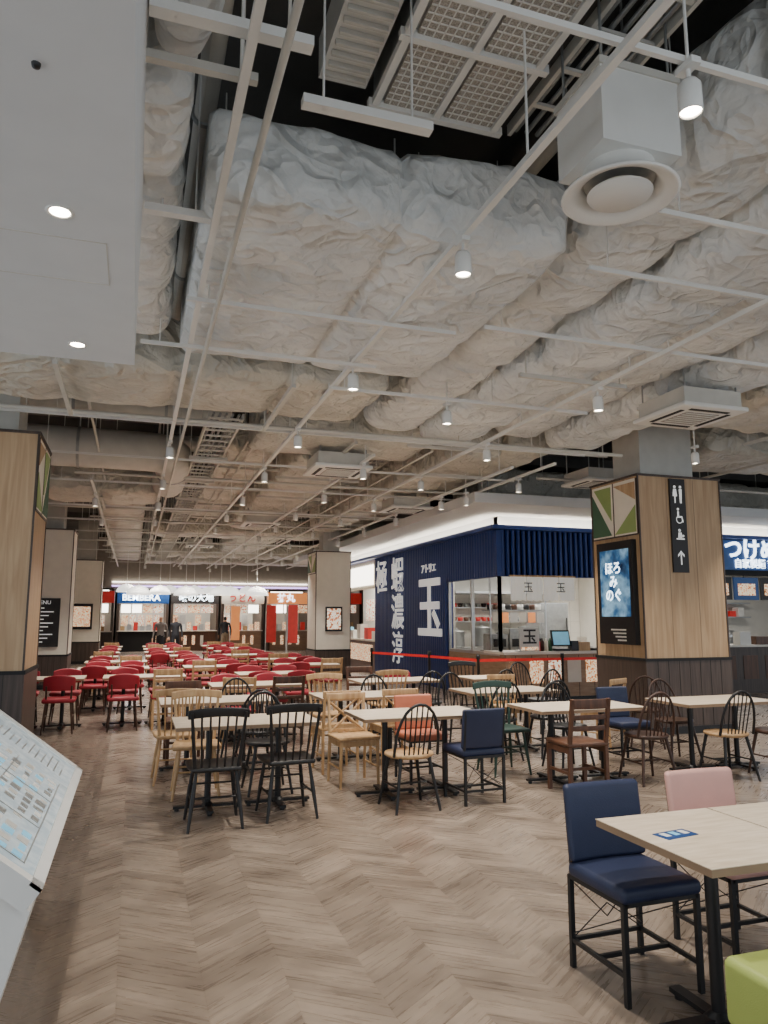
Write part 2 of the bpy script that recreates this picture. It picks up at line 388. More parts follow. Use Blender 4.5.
for (x,z,y0,y1) in ((.46,3.78,-.5,30),(.28,4.9,.2,20),(1.55,4.3,8.6,30),(1.65,4.24,8.6,30),(3.9,3.94,9.5,30),(6.5,4.3,1,8.5),(-.6,4.05,8.5,14),(2.05,4.2,11,34)):
    b.cyl((x,y0,z),(x,y1,z),.018,m_whited,n=8)
    for k in range(int((y1-y0)/2.4)): b.cyl((x,y0+.6+k*2.4,z),(x,y0+.6+k*2.4,5.3),.006,m_whited,n=5)
for (y,z,x0,x1) in ((8.6,3.86,-3.9,6.4),(9.2,4.3,-3.9,2),(12.6,3.92,-1,6.4),(16.6,3.92,-3,6.4),(19,3.96,-3,6),(24.5,4.0,-3,7),(11.1,4.0,6.5,20)):
    b.cyl((x0,y,z),(x1,y,z),.025,m_whited,n=8)
    for k in range(int((x1-x0)/2.4)): b.cyl((x0+.6+k*2.4,y,z),(x0+.6+k*2.4,y,5.3),.006,m_whited,n=5)
b.build('overhead_pipework')
def ladder(x0,x1,y0,y1,z):
    b=MB()
    for x in(x0,x1): b.b2(x-.012,x+.012,y0,y1,z,z+.07,m_whited)
    n=int((y1-y0)/.3)
    for i in range(n): b.b2(x0,x1,y0+.1+i*.3,y0+.13+i*.3,z+.01,z+.03,m_whited)
    for i in range(int((y1-y0)/2)+1):
        y=y0+.3+i*2
        if y>y1: break
        b.b2(x0-.08,x1+.08,y-.02,y+.02,z-.04,z,m_whited)
        for x in(x0-.06,x1+.06): b.cyl((x,y,z-.04),(x,y,5.3),.006,m_whited,n=5)
    for k in range(5): b.cyl((x0+.05+k*(x1-x0-.1)/4,y0,z+.05),(x0+.05+k*(x1-x0-.1)/4,y1,z+.05),.016,m_gal,n=6)
    b.build('cable_ladder_tray')
ladder(.75,1.15,8.8,33,3.98)
ladder(2.1,2.5,1.6,3.8,4.6)
ladder(4.1,4.4,10,30,4.5)
b=MB()
fx0,fx1,fy0,fy1,fz=1.2,2.0,2.1,3.78,4.6
b.b2(fx0,fx1,fy0,fy1,fz,5.0,m_gal)
for i in range(2):
    for j in range(3):
        x=fx0+.05+i*.38; y=fy0+.06+j*.55; b.b2(x,x+.33,y,y+.48,fz-.02,fz,m_mesh)
        for q in range(9): b.b2(x,x+.33,y+.03+q*.05,y+.036+q*.05,fz-.026,fz-.02,m_white)
        for q in range(6): b.b2(x+.03+q*.05,x+.036+q*.05,y,y+.48,fz-.026,fz-.02,m_white)
for i in range(3): b.b2(fx0-.02+i*.38,fx0+.02+i*.38,fy0,fy1,fz-.045,fz,m_white)
for j in range(4): b.b2(fx0-.04,fx1+.02,fy0+j*.55-.01,fy0+.03+j*.55,fz-.05,fz,m_white)
b.b2(.86,fx0-.06,3.0,3.75,4.65,4.9,m_white)
for j in range(9): b.b2(.88,fx0-.08,3.03+j*.08,3.05+j*.08,4.62,4.66,m_whited)
for x in(fx0+.05,fx1-.05):
    for y in(fy0+.05,fy1-.05): b.cyl((x,y,4.9),(x,y,5.3),.01,m_gal,n=6)
b.build('fan_coil_unit')
b=MB()
b.b2(2.85,3.7,.9,1.15,4.3,4.9,m_mesh); 
for i in range(8): b.b2(2.85,3.7,.88,.9,4.32+i*.075,4.36+i*.075,m_white)
b.build('return_air_grille')
b=MB(); cx,cy=2.28,2.98
b.b2(cx-.23,cx+.23,cy-.2,cy+.2,3.9,4.35,m_white)
b.b2(cx-.24,cx+.24,cy-.21,cy+.21,4.3,4.34,m_whited)
b.lathe([(.18,3.92),(.18,3.84),(.24,3.8),(.29,3.765),(.295,3.755),(.28,3.75),(.2,3.79),(.185,3.83)],(cx,cy,0),m_white,n=40)
b.lathe([(.0,3.79),(.13,3.79),(.165,3.765),(.16,3.755),(.0,3.755)],(cx,cy,0),m_white,n=40)
b.lathe([(.18,3.83),(.0,3.83)],(cx,cy,0),m_gal,n=40)
b.cyl((cx,cy,3.78),(cx,cy,3.9),.02,m_dark)
for sx in(-1,1):
    for sy in(-1,1): b.cyl((cx+sx*.2,cy+sy*.17,4.3),(cx+sx*.2,cy+sy*.17,5.3),.008,m_gal,n=6)
b.build('round_air_diffuser')
def cassette(x,y,z,s=.85):
    b=MB(); h=s/2
    b.box((x,y,z+.11),(s*.88,s*.88,.18),m_whited)
    b.rbox((x,y,z),(s,s,.05),.015,m_white)
    b.b2(x-h*.5,x+h*.5,y-h*.5,y+h*.5,z-.035,z-.024,m_mesh)
    for i in range(7): b.b2(x-h*.5,x+h*.5,y-h*.48+i*h*.16,y-h*.46+i*h*.16,z-.04,z-.034,m_white)
    for sx,sy,lx,ly in((0,1,h*1.2,.05),(0,-1,h*1.2,.05),(1,0,.05,h*1.2),(-1,0,.05,h*1.2)):
        b.box((x+sx*h*.72,y+sy*h*.72,z-.024),(lx,ly,.012),m_dark)
    for sx in(-1,1):
        for sy in(-1,1): b.cyl((x+sx*h*.8,y+sy*h*.8,z+.15),(x+sx*h*.8,y+sy*h*.8,5.3),.01,m_gal,n=6)
    b.build('cassette_air_conditioner')
for p in((5.75,6.5,3.82),(2.75,10.4,3.75),(2.75,17.5,3.8),(7.6,11,3.95),(1.9,24.5,3.9),(5.0,13.6,3.72)): cassette(*p)

# ------------------------------------------------------------------ lighting track + spots
LC=(1,.92,.82)
def spot_fixture(b,x,y,z):
    b.box((x,y,z+.13),(.05,.1,.03),m_white)
    b.cyl((x,y,z+.05),(x,y,z+.13),.01,m_white,n=8)
    b.lathe([(0,.06),(.035,.06),(.048,.04),(.05,-.08),(.046,-.085),(.044,-.07)],(x,y,z),m_white,n=18)
    b.lathe([(.045,-.07),(0,-.07)],(x,y,z),m_lamp,n=18)
def spotlight(x,y,z,w,ang=100,col=LC):
    l=bpy.data.lights.new('spot_lamp','SPOT'); l.energy=w; l.spot_size=math.radians(ang); l.spot_blend=.9; l.color=col; l.shadow_soft_size=.08
    o=bpy.data.objects.new('spot_lamp',l); sc.collection.objects.link(o); o.location=(x,y,z-.1); return o
def track(x,y0,y1,z,ys,lit):
    b=MB(); b.b2(x-.02,x+.02,y0,y1,z,z+.035,m_white)
    k=y0+.4
    while k<y1: b.cyl((x,k,z),(x,k,5.3),.007,m_white,n=6); k+=2.0
    for y in ys: spot_fixture(b,x,y,z-.145)
    o=b.build('lighting_track')
    for y in ys:
        if lit(y):
            s=spotlight(x,y,z-.145,lit(y)); s.parent=o
track(1.76,.6,34,3.84,[3.78,6.13,8.5,10.9,13.3,15.7,18.1,20.5,23,26,29,32],lambda y:300 if y<9 else 370)
track(4.15,1.0,30,3.8,[5.9,8.3,10.6,13,15.4,18,21,24,27],lambda y:330 if y<26 else 0)
track(.34,.6,34,3.84,[9.6,12,14.4,17,20,23,26,29,32],lambda y:330)
track(5.7,9.2,12,3.8,[10.3],lambda y:330)
track(-.75,12.6,34,3.8,[14.0,16.9,21.5,26.4],lambda y:340)
track(3.0,9.4,34,3.78,[9.9,12.2,14.6,16.8,19.2,21.8,24.4,27,30,32.5],lambda y:0)
track(5.0,9.2,34,3.7,[11.8,14.2,16.4,18.8,21.4,24,26.6,29.6,32.4],lambda y:0)
b=MB()
for y,x0,x1,z in ((1.35,.1,2.4,4.0),(2.3,.9,4.6,3.94),(3.88,2.7,4.3,3.84),(3.2,2.7,4.6,3.86),(5.1,.25,2.3,3.8),(6.05,-.05,1.95,3.8),(5.0,2.5,5.8,3.84),(6.75,1.7,4.6,3.8),(8.9,-3,6,3.88),(11,-3,6,3.88),(13.2,-3,6,3.88),(16,-3,6,3.86),(18.5,-3,6,3.88),(21,-3,6,3.88),(23.6,-3,6,3.9),(27,-3,6,3.9)):
    b.b2(x0,x1,y-.012,y+.012,z,z+.03,m_white)
    k=x0+.15
    while k<x1: b.cyl((k,y,z),(k,y,5.3),.005,m_white,n=5); k+=1.6
b.build('overhead_support_struts')
b=MB()
for (x0,x1,y,z) in ((-.05,.6,2.73,3.94),(.63,1.27,3.07,3.94),(-.05,.34,4.24,3.94)):
    b.b2(x0,x1,y-.03,y+.03,z,z+.045,m_white)
    for x in(x0+.1,x1-.1): b.cyl((x,y,z),(x,y,5.3),.006,m_white,n=6)
b.build('overhead_batten_rail')
b=MB(); pts=[(2.12,2.28,3.78),(3.0,6.9,3.68),(6.6,7.4,3.6),(9.6,7.6,3.6),(8.9,8.2,3.5),(5.2,11.2,3.55),(5.7,5.2,3.66)]
for (x,y,z) in pts:
    spot_fixture(b,x,y,z); b.cyl((x,y,z+.13),(x,y,5.3),.008,m_white,n=6)
o=b.build('hanging_spotlights')
for (x,y,z) in pts: s=spotlight(x,y,z,270); s.parent=o
def downlight(x,y):
    b=MB(); b.lathe([(.033,0),(.038,-.004),(.046,-.004),(.048,0)],(x,y,3.0),m_white,n=24); b.lathe([(.034,-.001),(0,-.001)],(x,y,3.0),m_lamp,n=24)
    o=b.build('recessed_downlight'); s=spotlight(x,y,3.05,80,120,(1,.95,.88)); s.location.z=2.985; s.parent=o
downlight(-.308,2.636); downlight(-.34,3.98)
b=MB(); b.lathe([(.012,0),(.01,-.01),(0,-.012)],(-.3,1.9,3.0),m_black,n=16); b.build('smoke_sensor')

# ------------------------------------------------------------------ pillars
def pillar(name,x0,x1,y0,y1,h,face,green=None,zb=1.02,planks=3):
    b=MB()
    b.b2(x0,x1,y0,y1,zb,h,face)
    b.b2(x0-.015,x1+.015,y0-.015,y1+.015,.1,zb,m_pillarb)
    b.b2(x0-.03,x1+.03,y0-.03,y1+.03,0,.1,m_black)
    b.b2(x0-.025,x1+.025,y0-.025,y1+.025,zb-.02,zb+.02,m_dark)
    b.b2(x0-.02,x1+.02,y0-.02,y1+.02,h-.03,h,m_pillarb)
    b.b2(x0+.25,x1-.25,y0+.25,y1-.25,h,5.3,m_whited)
    for i in range(1,planks):
        x=x0+(x1-x0)*i/planks; b.b2(x-.004,x+.004,y0-.003,y1+.003,zb,h-.05,m_edge)
    for (x) in (x0,x1):
        for y in(y0,y1): b.b2(x-.01,x+.01,y-.01,y+.01,zb,h,m_pillarb)
    for i in range(1,8):
        x=x0+(x1-x0)*i/8; b.b2(x-.003,x+.003,y0-.018,y1+.018,.1,zb-.02,m_dark)
    if green:
        gx,sg=green; t=.012*sg
        za,zc=2.8,h-.06; ym=(y0+y1)/2
        b.b2(gx,gx+t,y0+.03,y1-.03,za,zc,m_cream)
        def tri(p,m,k): b.poly([(gx+t*k,yy,zz) for yy,zz in p],m,(sg,0,0),.008)
        tri([(y1-.05,zc-.12),(y1-.05,za+.03),(ym+.06,za+.03)],m_dgreen,1.0)
        tri([(y0+.06,za+.42),(y0+.06,za+.03),(ym-.02,za+.03)],m_lgreen,1.0)
        tri([(y0+.06,zc-.05),(y0+.06,za+.5),(ym-.02,zc-.05)],m_pillarw,1.0)
        tri([(y1-.1,zc-.04),(ym+.06,zc-.04),(ym+.06,za+.25)],m_lgreen,1.0)
        for yy in(y0+.03,y1-.03,ym): b.b2(gx+min(t,0)-.005,gx+max(t,0)+.005,yy-.01,yy+.01,za,zc,m_pillarb)
        b.b2(gx+min(t,0)-.005,gx+max(t,0)+.005,y0+.03,y1-.03,za-.015,za+.005,m_pillarb)
    return b.build(name)
pw=pillar('wood_clad_pillar',6.8,8.25,8.8,9.95,3.67,m_pillarw,(6.8,-1))
pillar('wood_clad_pillar',-2.6,-1.1,8.9,10.05,3.67,m_pillarw,(-1.1,1))
pillar('cream_pillar',-2.45,-1.42,18.7,19.8,3.67,m_cream,planks=1,zb=.75)
pillar('cream_pillar',-2.3,-1.15,28.5,29.6,3.67,m_cream,planks=1,zb=.75)
pillar('cream_pillar',4.6,5.56,19.5,20.5,3.4,m_cream,(4.6,-1),planks=1,zb=.75)
b=MB(); b.b2(6.72,6.8,8.9,9.75,1.22,2.72,m_black); b.b2(6.712,6.72,8.98,9.67,1.62,2.6,m_tv)
for k in range(4): b.b2(6.708,6.712,9.1,9.1+.35-.05*k,1.42-k*.05,1.44-k*.05,m_whited)
o=b.build('digital_signage_screen')
text('ほろ\nみ\nのぐ',(6.708,9.35,2.12),'-X',.2,m_wglow,'screen_caption',o,.003,.001)
b=MB();
b.b2(7.33,7.6,8.77,8.8,2.25,3.62,m_darkmenu); yy=8.765
def disc(cx,cz,r,m,n=16,y=yy): b.poly([(cx+r*math.cos(2*pi*i/n),y,cz+r*math.sin(2*pi*i/n)) for i in range(n)],m,(0,-1,0),.003)
def pl(p,m=m_wtext): b.poly([(x,yy,z) for x,z in p],m,(0,-1,0),.003)
disc(7.41,3.5,.022,m_wtext); pl([(7.385,3.47),(7.435,3.47),(7.45,3.36),(7.42,3.36),(7.42,3.26),(7.4,3.26),(7.4,3.36),(7.37,3.36)])
disc(7.51,3.5,.022,m_wtext); pl([(7.485,3.47),(7.535,3.47),(7.53,3.36),(7.525,3.26),(7.495,3.26),(7.49,3.36)])
disc(7.45,3.17,.02,m_wtext); pl([(7.435,3.14),(7.465,3.14),(7.465,3.07),(7.52,3.07),(7.54,2.98),(7.525,2.975),(7.505,3.045),(7.435,3.045)])
for i in range(12):
    a=pi*.7+i*pi*1.3/12; a2=a+pi*1.3/12; c=(7.47,3.02); pl([(c[0]+.06*math.cos(a),c[1]+.06*math.sin(a)),(c[0]+.06*math.cos(a2),c[1]+.06*math.sin(a2)),(c[0]+.048*math.cos(a2),c[1]+.048*math.sin(a2)),(c[0]+.048*math.cos(a),c[1]+.048*math.sin(a))])
disc(7.46,2.86,.022,m_wtext); pl([(7.44,2.83),(7.49,2.83),(7.5,2.75),(7.43,2.75)]); disc(7.52,2.78,.018,m_wtext); pl([(7.4,2.745),(7.54,2.745),(7.54,2.725),(7.4,2.725)])
pl([(7.455,2.36),(7.475,2.36),(7.475,2.52),(7.52,2.47),(7.52,2.505),(7.465,2.565),(7.41,2.505),(7.41,2.47),(7.455,2.52)])
b.build('restroom_direction_sign')
b=MB(); b.b2(-2.35,-1.62,18.64,18.69,.95,2.05,m_darkmenu)
for i in range(10): b.b2(-2.25,-1.95+.1*(i%3),18.632,18.64,1.05+i*.085,1.07+i*.085,m_wtext)
text('MENU',(-1.98,18.63,1.95),'-Y',.12,m_wtext,'board_heading',b.build('menu_board'),0,.002)
b=MB(); b.b2(-2.1,-1.4,28.44,28.49,1.2,2.1,m_darkmenu); b.b2(-2.03,-1.47,28.43,28.44,1.3,2.0,m_food); b.build('food_poster')
b=MB(); b.b2(4.86,5.32,19.44,19.49,1.25,1.9,m_black); b.b2(4.9,5.28,19.43,19.44,1.3,1.85,m_food2); b.build('food_poster')

# ------------------------------------------------------------------ shop block with blue corrugated cladding
X0,Y0=6.8,13.2
b=MB()
b.b2(5.6,21.9,11.7,13.3,3.62,3.8,m_soffit); b.b2(5.6,7.0,13.3,27.5,3.62,3.8,m_soffit)
b.b2(X0+.02,21.9,Y0+.02,Y0+.2,3.3,3.62,m_soffit); b.b2(X0+.02,X0+.2,Y0,27,3.3,3.62,m_soffit)
b.b2(7,21.9,13.3,27.5,3.62,3.7,m_soffit)
for x in(6,8.5,11,13.5,16): b.cyl((x,12,3.78),(x,12,5.3),.012,m_gal,n=6)
for y in(14,17,20,23,26): b.cyl((6,y,3.78),(6,y,5.3),.012,m_gal,n=6)
b.build('cove_soffit')
b=MB(); b.b2(X0-.16,21.9,Y0-.16,Y0-.1,3.365,3.385,m_bright); b.b2(X0-.16,X0-.1,Y0,27,3.365,3.385,m_bright)
b.b2(X0-.2,21.9,Y0-.2,Y0,3.34,3.36,m_blue); b.b2(X0-.2,X0,Y0-.2,27,3.34,3.36,m_blue); b.b2(X0-.22,21.9,Y0-.22,Y0-.2,3.34,3.42,m_blue); b.b2(X0-.22,X0-.2,Y0-.2,27,3.34,3.42,m_blue)
b.build('cove_led_strip')
def corr(b,axis,a0,a1,pos,z0,z1,sg,mat,p=.12):
    n=int((a1-a0)/p); p=(a1-a0)/n; prof=[]
    for i in range(n):
        s=a0+i*p; prof+=[(s,0),(s+p*.35,0),(s+p*.5,.04),(s+p*.85,.04)]
    prof.append((a1,0))
    vs=[];fs=[]
    for s,d in prof:
        for z in(z0,z1): vs.append((s,pos+sg*d,z) if axis=='x' else (pos+sg*d,s,z))
    for i in range(len(prof)-1): fs.append((2*i,2*i+2,2*i+3,2*i+1))
    b.add(vs,fs,mat)
b=MB()
corr(b,'x',X0,11.5,Y0-.02,2.42,3.34,-1,m_blue); b.b2(X0,11.5,Y0-.02,Y0+.12,2.42,3.34,m_blue)
corr(b,'y',Y0,15.7,X0-.02,2.42,3.34,-1,m_blue); b.b2(X0-.02,X0+.12,Y0,15.7,2.42,3.34,m_blue)
corr(b,'y',15.7,21,X0-.02,0,3.34,-1,m_blue); b.b2(X0-.02,X0+.12,15.7,21,0,3.34,m_blue)
b.b2(X0-.05,X0+.12,Y0-.05,Y0+.12,2.42,3.34,m_blue)
fac=b.build('blue_corrugated_facade')
text('玉',(X0-.08,16.65,1.75),'-X',1.6,m_wtext,'sign_character_large',fac,.03,.01)
text('アトリエ',(X0-.08,16.7,2.78),'-X',.24,m_wtext,'sign_characters_small',fac,.004,.01)
text('蝦',(X0-.08,18.95,2.7),'-X',1.0,m_wtext,'sign_character_upper',fac,.008,.01)
text('濃',(X0-.08,18.95,1.7),'-X',1.0,m_wtext,'sign_character_middle',fac,.008,.01)
text('淳',(X0-.08,18.95,.75),'-X',.9,m_wtext,'sign_character_lower',fac,.006,.01)
text('極',(X0-.08,20.3,2.7),'-X',1.0,m_wtext,'sign_character_side',fac,.006,.01)
b=MB()
for y in(Y0,14.45,15.66): b.b2(X0,X0+.07,y,y+.05,.9,2.42,m_steel)
b.b2(X0,X0+.07,Y0,15.7,.86,.92,m_steel); b.b2(X0,X0+.1,Y0,15.7,0,.86,m_counter)
b.b2(X0+.03,X0+.04,Y0+.05,15.66,.92,2.42,m_glass)
b.b2(X0,X0+.07,Y0,Y0+.05,.9,2.42,m_steel)
b.build('window_shop_corner')
b=MB()
b.b2(X0+.0,11.4,Y0-.25,Y0,0,.9,m_counter); b.b2(X0-.08,11.5,Y0-.32,Y0+.55,.9,.95,m_ctop)
for i in range(12): b.b2(X0+.35*i+.2,X0+.35*i+.21,Y0-.255,Y0-.25,.05,.88,m_pillarb)
b.b2(X0,11.4,Y0-.26,Y0-.2,0,.08,m_black)
b.build('ordering_counter')
b=MB()
b.b2(X0+.12,11.5,17.6,17.7,0,3.6,m_tile); b.b2(11.5,11.6,Y0,17.7,0,3.58,m_tile); b.b2(6.93,6.97,15.7,21,0,3.58,m_tile)
b.b2(X0+.2,11.5,Y0+.2,17.6,2.95,3.0,m_tile)
for i in range(1,16): b.b2(X0+.2+.3*i,X0+.205+.3*i,17.592,17.6,0,3,m_whited)
for i in range(1,10): b.b2(X0+.2,11.5,17.592,17.6,.3*i,.3*i+.006,m_whited)
b.build('kitchen_partition')
b=MB()
for x in (7.2,8.7,10.3): b.b2(x,x+.9,14.2,14.45,2.93,2.95,m_panelglow); b.b2(x,x+.9,16,16.25,2.93,2.95,m_panelglow)
b.build('kitchen_light_panels')
b=MB()
b.b2(7.4,10.6,16.6,17.5,2.2,2.25,m_steel); b.poly([(7.4,16.6,2.2),(10.6,16.6,2.2),(10.6,17,2.75),(7.4,17,2.75)],m_steel); b.b2(7.4,10.6,17,17.5,2.25,2.8,m_steel)
b.build('kitchen_exhaust_hood')
b=MB()
b.b2(7.2,11.3,16.7,17.4,.82,.88,m_steel); b.b2(7.25,11.25,16.75,17.4,.1,.82,m_steel)
for x in(7.4,8.2,9.0,9.8,10.6): b.b2(x,x+.7,16.74,16.75,.2,.75,m_gal); b.b2(x+.1,x+.6,16.71,16.74,.68,.7,m_black)
for x,r,h in((7.6,.2,.36),(8.3,.22,.45),(8.9,.2,.32),(9.6,.25,.45),(10.3,.18,.3)):
    b.lathe([(0,.9),(r,.9),(r,.9+h),(r+.015,.9+h),(r+.015,.9+h+.02),(.03,.9+h+.06),(.03,.9+h+.09),(0,.9+h+.09)],(x,17.05,0),m_steel,n=20)
b.build('cooking_range_with_pots')
b=MB()
for z in(1.5,1.85): 
    b.b2(7.1,10.2,17.2,17.55,z,z+.02,m_steel)
    for k in range(18): b.lathe([(0,z+.02),(.05,z+.02),(.075,z+.12),(.07,z+.12)],(7.2+k*.165,17.38,0),random.choice([m_redsign,m_redwood,m_blackwood,m_gal]),n=12)
b.build('dish_shelf')
b=MB()
b.b2(7.3,8.7,14.6,15.1,.0,.9,m_gal)
for k in range(3): b.b2(7.35+k*.45,7.75+k*.45,14.65,15.05,.9,1.25+.12*(k%2),m_gal); b.b2(7.4+k*.45,7.7+k*.45,14.64,14.65,.98,1.15,m_black)
b.b2(7.3,8.7,14.6,15.0,1.75,1.78,m_gal)
for x in(7.32,8.68): b.b2(x-.015,x+.015,14.6,14.63,.9,2.9,m_steel)
for k in range(9): b.lathe([(0,1.78),(.06,1.78),(.07,1.9),(0,1.9)],(7.4+k*.15,14.8,0),[m_blackwood,m_redwood,m_white][k%3],n=10)
for k in range(6): b.b2(7.35+k*.22,7.52+k*.22,14.58,14.6,1.5,1.72,[m_cream,m_orangesign,m_white][k%3])
b.build('noodle_boiler_station')
b=MB(); b.b2(9.0,9.75,15.4,16.1,0,1.95,m_steel); b.b2(9.02,9.73,15.38,15.4,1.0,1.93,m_gal); b.b2(9.02,9.73,15.38,15.4,.05,.97,m_gal); b.cyl((9.68,15.35,1.1),(9.68,15.35,1.6),.012,m_black); b.cyl((9.68,15.35,.5),(9.68,15.35,.9),.012,m_black); b.build('kitchen_refrigerator')
b=MB(); b.cyl((7.0,Y0-.08,2.43),(8.5,Y0-.08,2.43),.018,m_natw)
for i in range(4):
    x0=7.02+i*.37; vs=[];fs=[]
    for k in range(9):
        x=x0+.35*k/8; yb=Y0-.08+.02*math.sin(k*1.6+i)
        vs+=[(x,Y0-.08,2.42),(x,yb,1.95-.01*(k%3))]
    for k in range(8): fs.append((2*k,2*k+2,2*k+3,2*k+1))
    b.add(vs,fs,m_noren,True)
o=b.build('noren_curtain')
text('玉',(7.4,Y0-.115,2.19),'-Y',.22,m_black,'curtain_character',o,.002,.001)
text('玉',(8.14,Y0-.115,2.19),'-Y',.22,m_black,'curtain_character',o,.002,.001)
b=MB(); b.b2(7.95,8.25,13.0,13.2,.95,1.0,m_black); b.box((8.1,13.1,1.2),(.42,.03,.32),m_black,Matrix.Rotation(-.2,3,'X')); b.box((8.1,13.082,1.2),(.36,.012,.26),m_cyansign,Matrix.Rotation(-.2,3,'X')); b.b2(8.3,8.45,13.0,13.15,.95,1.15,m_black); b.build('point_of_sale_terminal')
b=MB(); b.b2(7.12,7.55,12.98,13.0,.95,1.42,m_white); b.b2(7.12,7.55,12.98,13.2,.95,.97,m_white); b.b2(7.15,7.52,12.975,12.98,.98,1.04,m_food); o=b.build('counter_menu_stand')
text('玉',(7.335,12.97,1.22),'-Y',.32,m_black,'stand_character',o,.006,.001)
b=MB()
for k in range(4): b.lathe([(0,.95),(.04,.95),(.04,1.13),(.015,1.17),(.015,1.2),(0,1.2)],(7.62+k*.09,13.15,0),[m_redsign,m_browno,m_cream,m_dgreen][k],n=12)
b.b2(8.5,8.75,13.05,13.3,.95,1.12,m_natw)
for k in range(9): b.cyl((8.53+k*.025,13.15,1.0),(8.53+k*.025,13.15,1.22),.006,m_cream,n=5)
b.build('condiment_set')
b=MB()
for k in range(5): b.b2(6.85+k*.0,7.05,12.95,12.965,.3,.84,m_food); b.b2(7.3+k*.42,7.6+k*.42,12.93,12.945,.35,.8,[m_food,m_food2,m_cream,m_food,m_food2][k])
b.build('counter_front_menu_posters')
b=MB()
for k in range(4): b.lathe([(0,.95),(.09,.95),(.11,1.0),(.1,1.0),(0,.97)],(8.85+k*.24,13.1,0),m_blackwood,n=14)
b.build('serving_bowls')
b=MB(); b.b2(9.9,11.2,13.0,13.5,.95,1.45,m_steel)
for k in range(8): b.lathe([(0,1.45),(.05,1.45),(.065,1.51),(0,1.52)],(10.05+k*.14,13.1,0),random.choice([m_white,m_orangesign]),n=10)
b.build('food_warmer_case')
def belt(b,p,q):
    b.add([(p[0],p[1],.82),(q[0],q[1],.82),(q[0],q[1],.87),(p[0],p[1],.87)],[(0,1,2,3)],m_redbelt)
b=MB(); P=[(5.0,15.8),(5.6,13.9),(5.9,12.3),(7.6,12.25),(9.2,12.2)]
for x,y in P: b.lathe([(0,0),(.16,0),(.16,.02),(.03,.04),(.025,.06),(.025,.86),(.035,.87),(.035,.95),(0,.95)],(x,y,0),m_black,n=16)
for i in range(len(P)-1): belt(b,P[i],P[i+1])
b.build('queue_barrier')
b=MB()
b.b2(11.6,21.9,Y0,Y0+.2,2.55,3.34,m_dark); b.b2(11.7,21.8,Y0-.06,Y0,2.66,3.32,m_bluesign)
b.b2(11.6,21.9,17.6,17.7,0,3.6,m_tile); b.b2(11.6,21.9,Y0+.2,17.6,2.95,3.0,m_dark)
o=b.build('ramen_stall_fascia')
text('つけめん',(13.35,Y0-.08,3.1),'-Y',.5,m_wglow,'sign_text_main',o,.014,.01)
text('自家製麺 吉祥亭',(13.4,Y0-.08,2.79),'-Y',.22,m_wglow,'sign_text_sub',o,.004,.006)
b=MB()
for k in range(6): b.b2(11.9+k*.75,12.58+k*.75,Y0+.02,Y0+.06,2.0,2.5,m_bluesign if k%2 else m_darkmenu); b.b2(12.0+k*.75,12.48+k*.75,Y0+.01,Y0+.02,2.1,2.36,m_food)
for k in range(6): b.cyl((12.2+k*.75,Y0+.05,2.5),(12.2+k*.75,Y0+.05,2.56),.01,m_black,n=6)
b.build('overhead_menu_screens')
b=MB(); b.b2(11.7,21.8,Y0-.25,Y0+.3,0,.98,m_pillarb); b.b2(11.65,21.85,Y0-.3,Y0+.4,.98,1.02,m_ctop)
for k in range(10): b.b2(11.9+k*.6,12.3+k*.6,Y0-.26,Y0-.25,.3,.8,m_redwood)
b.build('ramen_stall_counter')
b=MB()
b.b2(12,17,16.7,17.4,0,.9,m_steel)
for k in range(6): b.lathe([(0,.9),(.2,.9),(.2,1.25),(0,1.27)],(12.4+k*.7,17.0,0),m_steel,n=16)
b.b2(12,17,17.2,17.58,1.6,1.64,m_steel); b.b2(12,17,17.2,17.58,2.0,2.04,m_steel)
for k in range(16): b.b2(12.1+k*.3,12.3+k*.3,17.25,17.5,1.64,1.8+.1*(k%2),random.choice([m_white,m_natw,m_gal,m_redsign]))
b.build('ramen_kitchen_equipment')
b=MB()
for x in(12.3,14.3): b.b2(x,x+1.2,14.6,14.9,2.92,2.95,m_panelglow)
b.build('stall_light_panels')
b=MB(); b.b2(12.5,12.8,13.0,13.2,1.02,1.3,m_white); b.b2(13.0,13.5,13.05,13.25,1.02,1.2,m_redwood); b.lathe([(0,1.02),(.06,1.02),(.06,1.25),(0,1.26)],(12.2,13.1,0),m_steel,n=14); b.build('counter_supplies')
b=MB()
b.b2(X0,X0+.2,21,28.3,2.5,3.34,m_cream); b.b2(X0+1.8,X0+1.9,21,28.3,0,3.5,m_tile); b.b2(X0-.03,X0,21.3,24.5,2.6,3.2,m_panelglow); b.b2(X0-.03,X0,24.8,28,2.6,3.2,m_orangesign)
b.b2(X0,X0+.5,21.1,28.2,0,.9,m_redwood); b.b2(X0-.05,X0+.55,21.1,28.2,.9,.95,m_ctop); b.b2(X0-.02,X0,21.4,24,.3,.8,m_food)
b.b2(X0,X0+1.8,20.95,21.05,0,3.34,m_cream)
for k in range(6): b.b2(X0+1.77,X0+1.8,21.4+k*1.1,22.3+k*1.1,1.5,2.3,m_food2)
for k in range(8): b.b2(X0+.1,X0+.35,21.4+k*.8,21.8+k*.8,.95,1.2+.1*(k%3),random.choice([m_food,m_white,m_redsign,m_cyansign]))
b.build('side_food_stall')

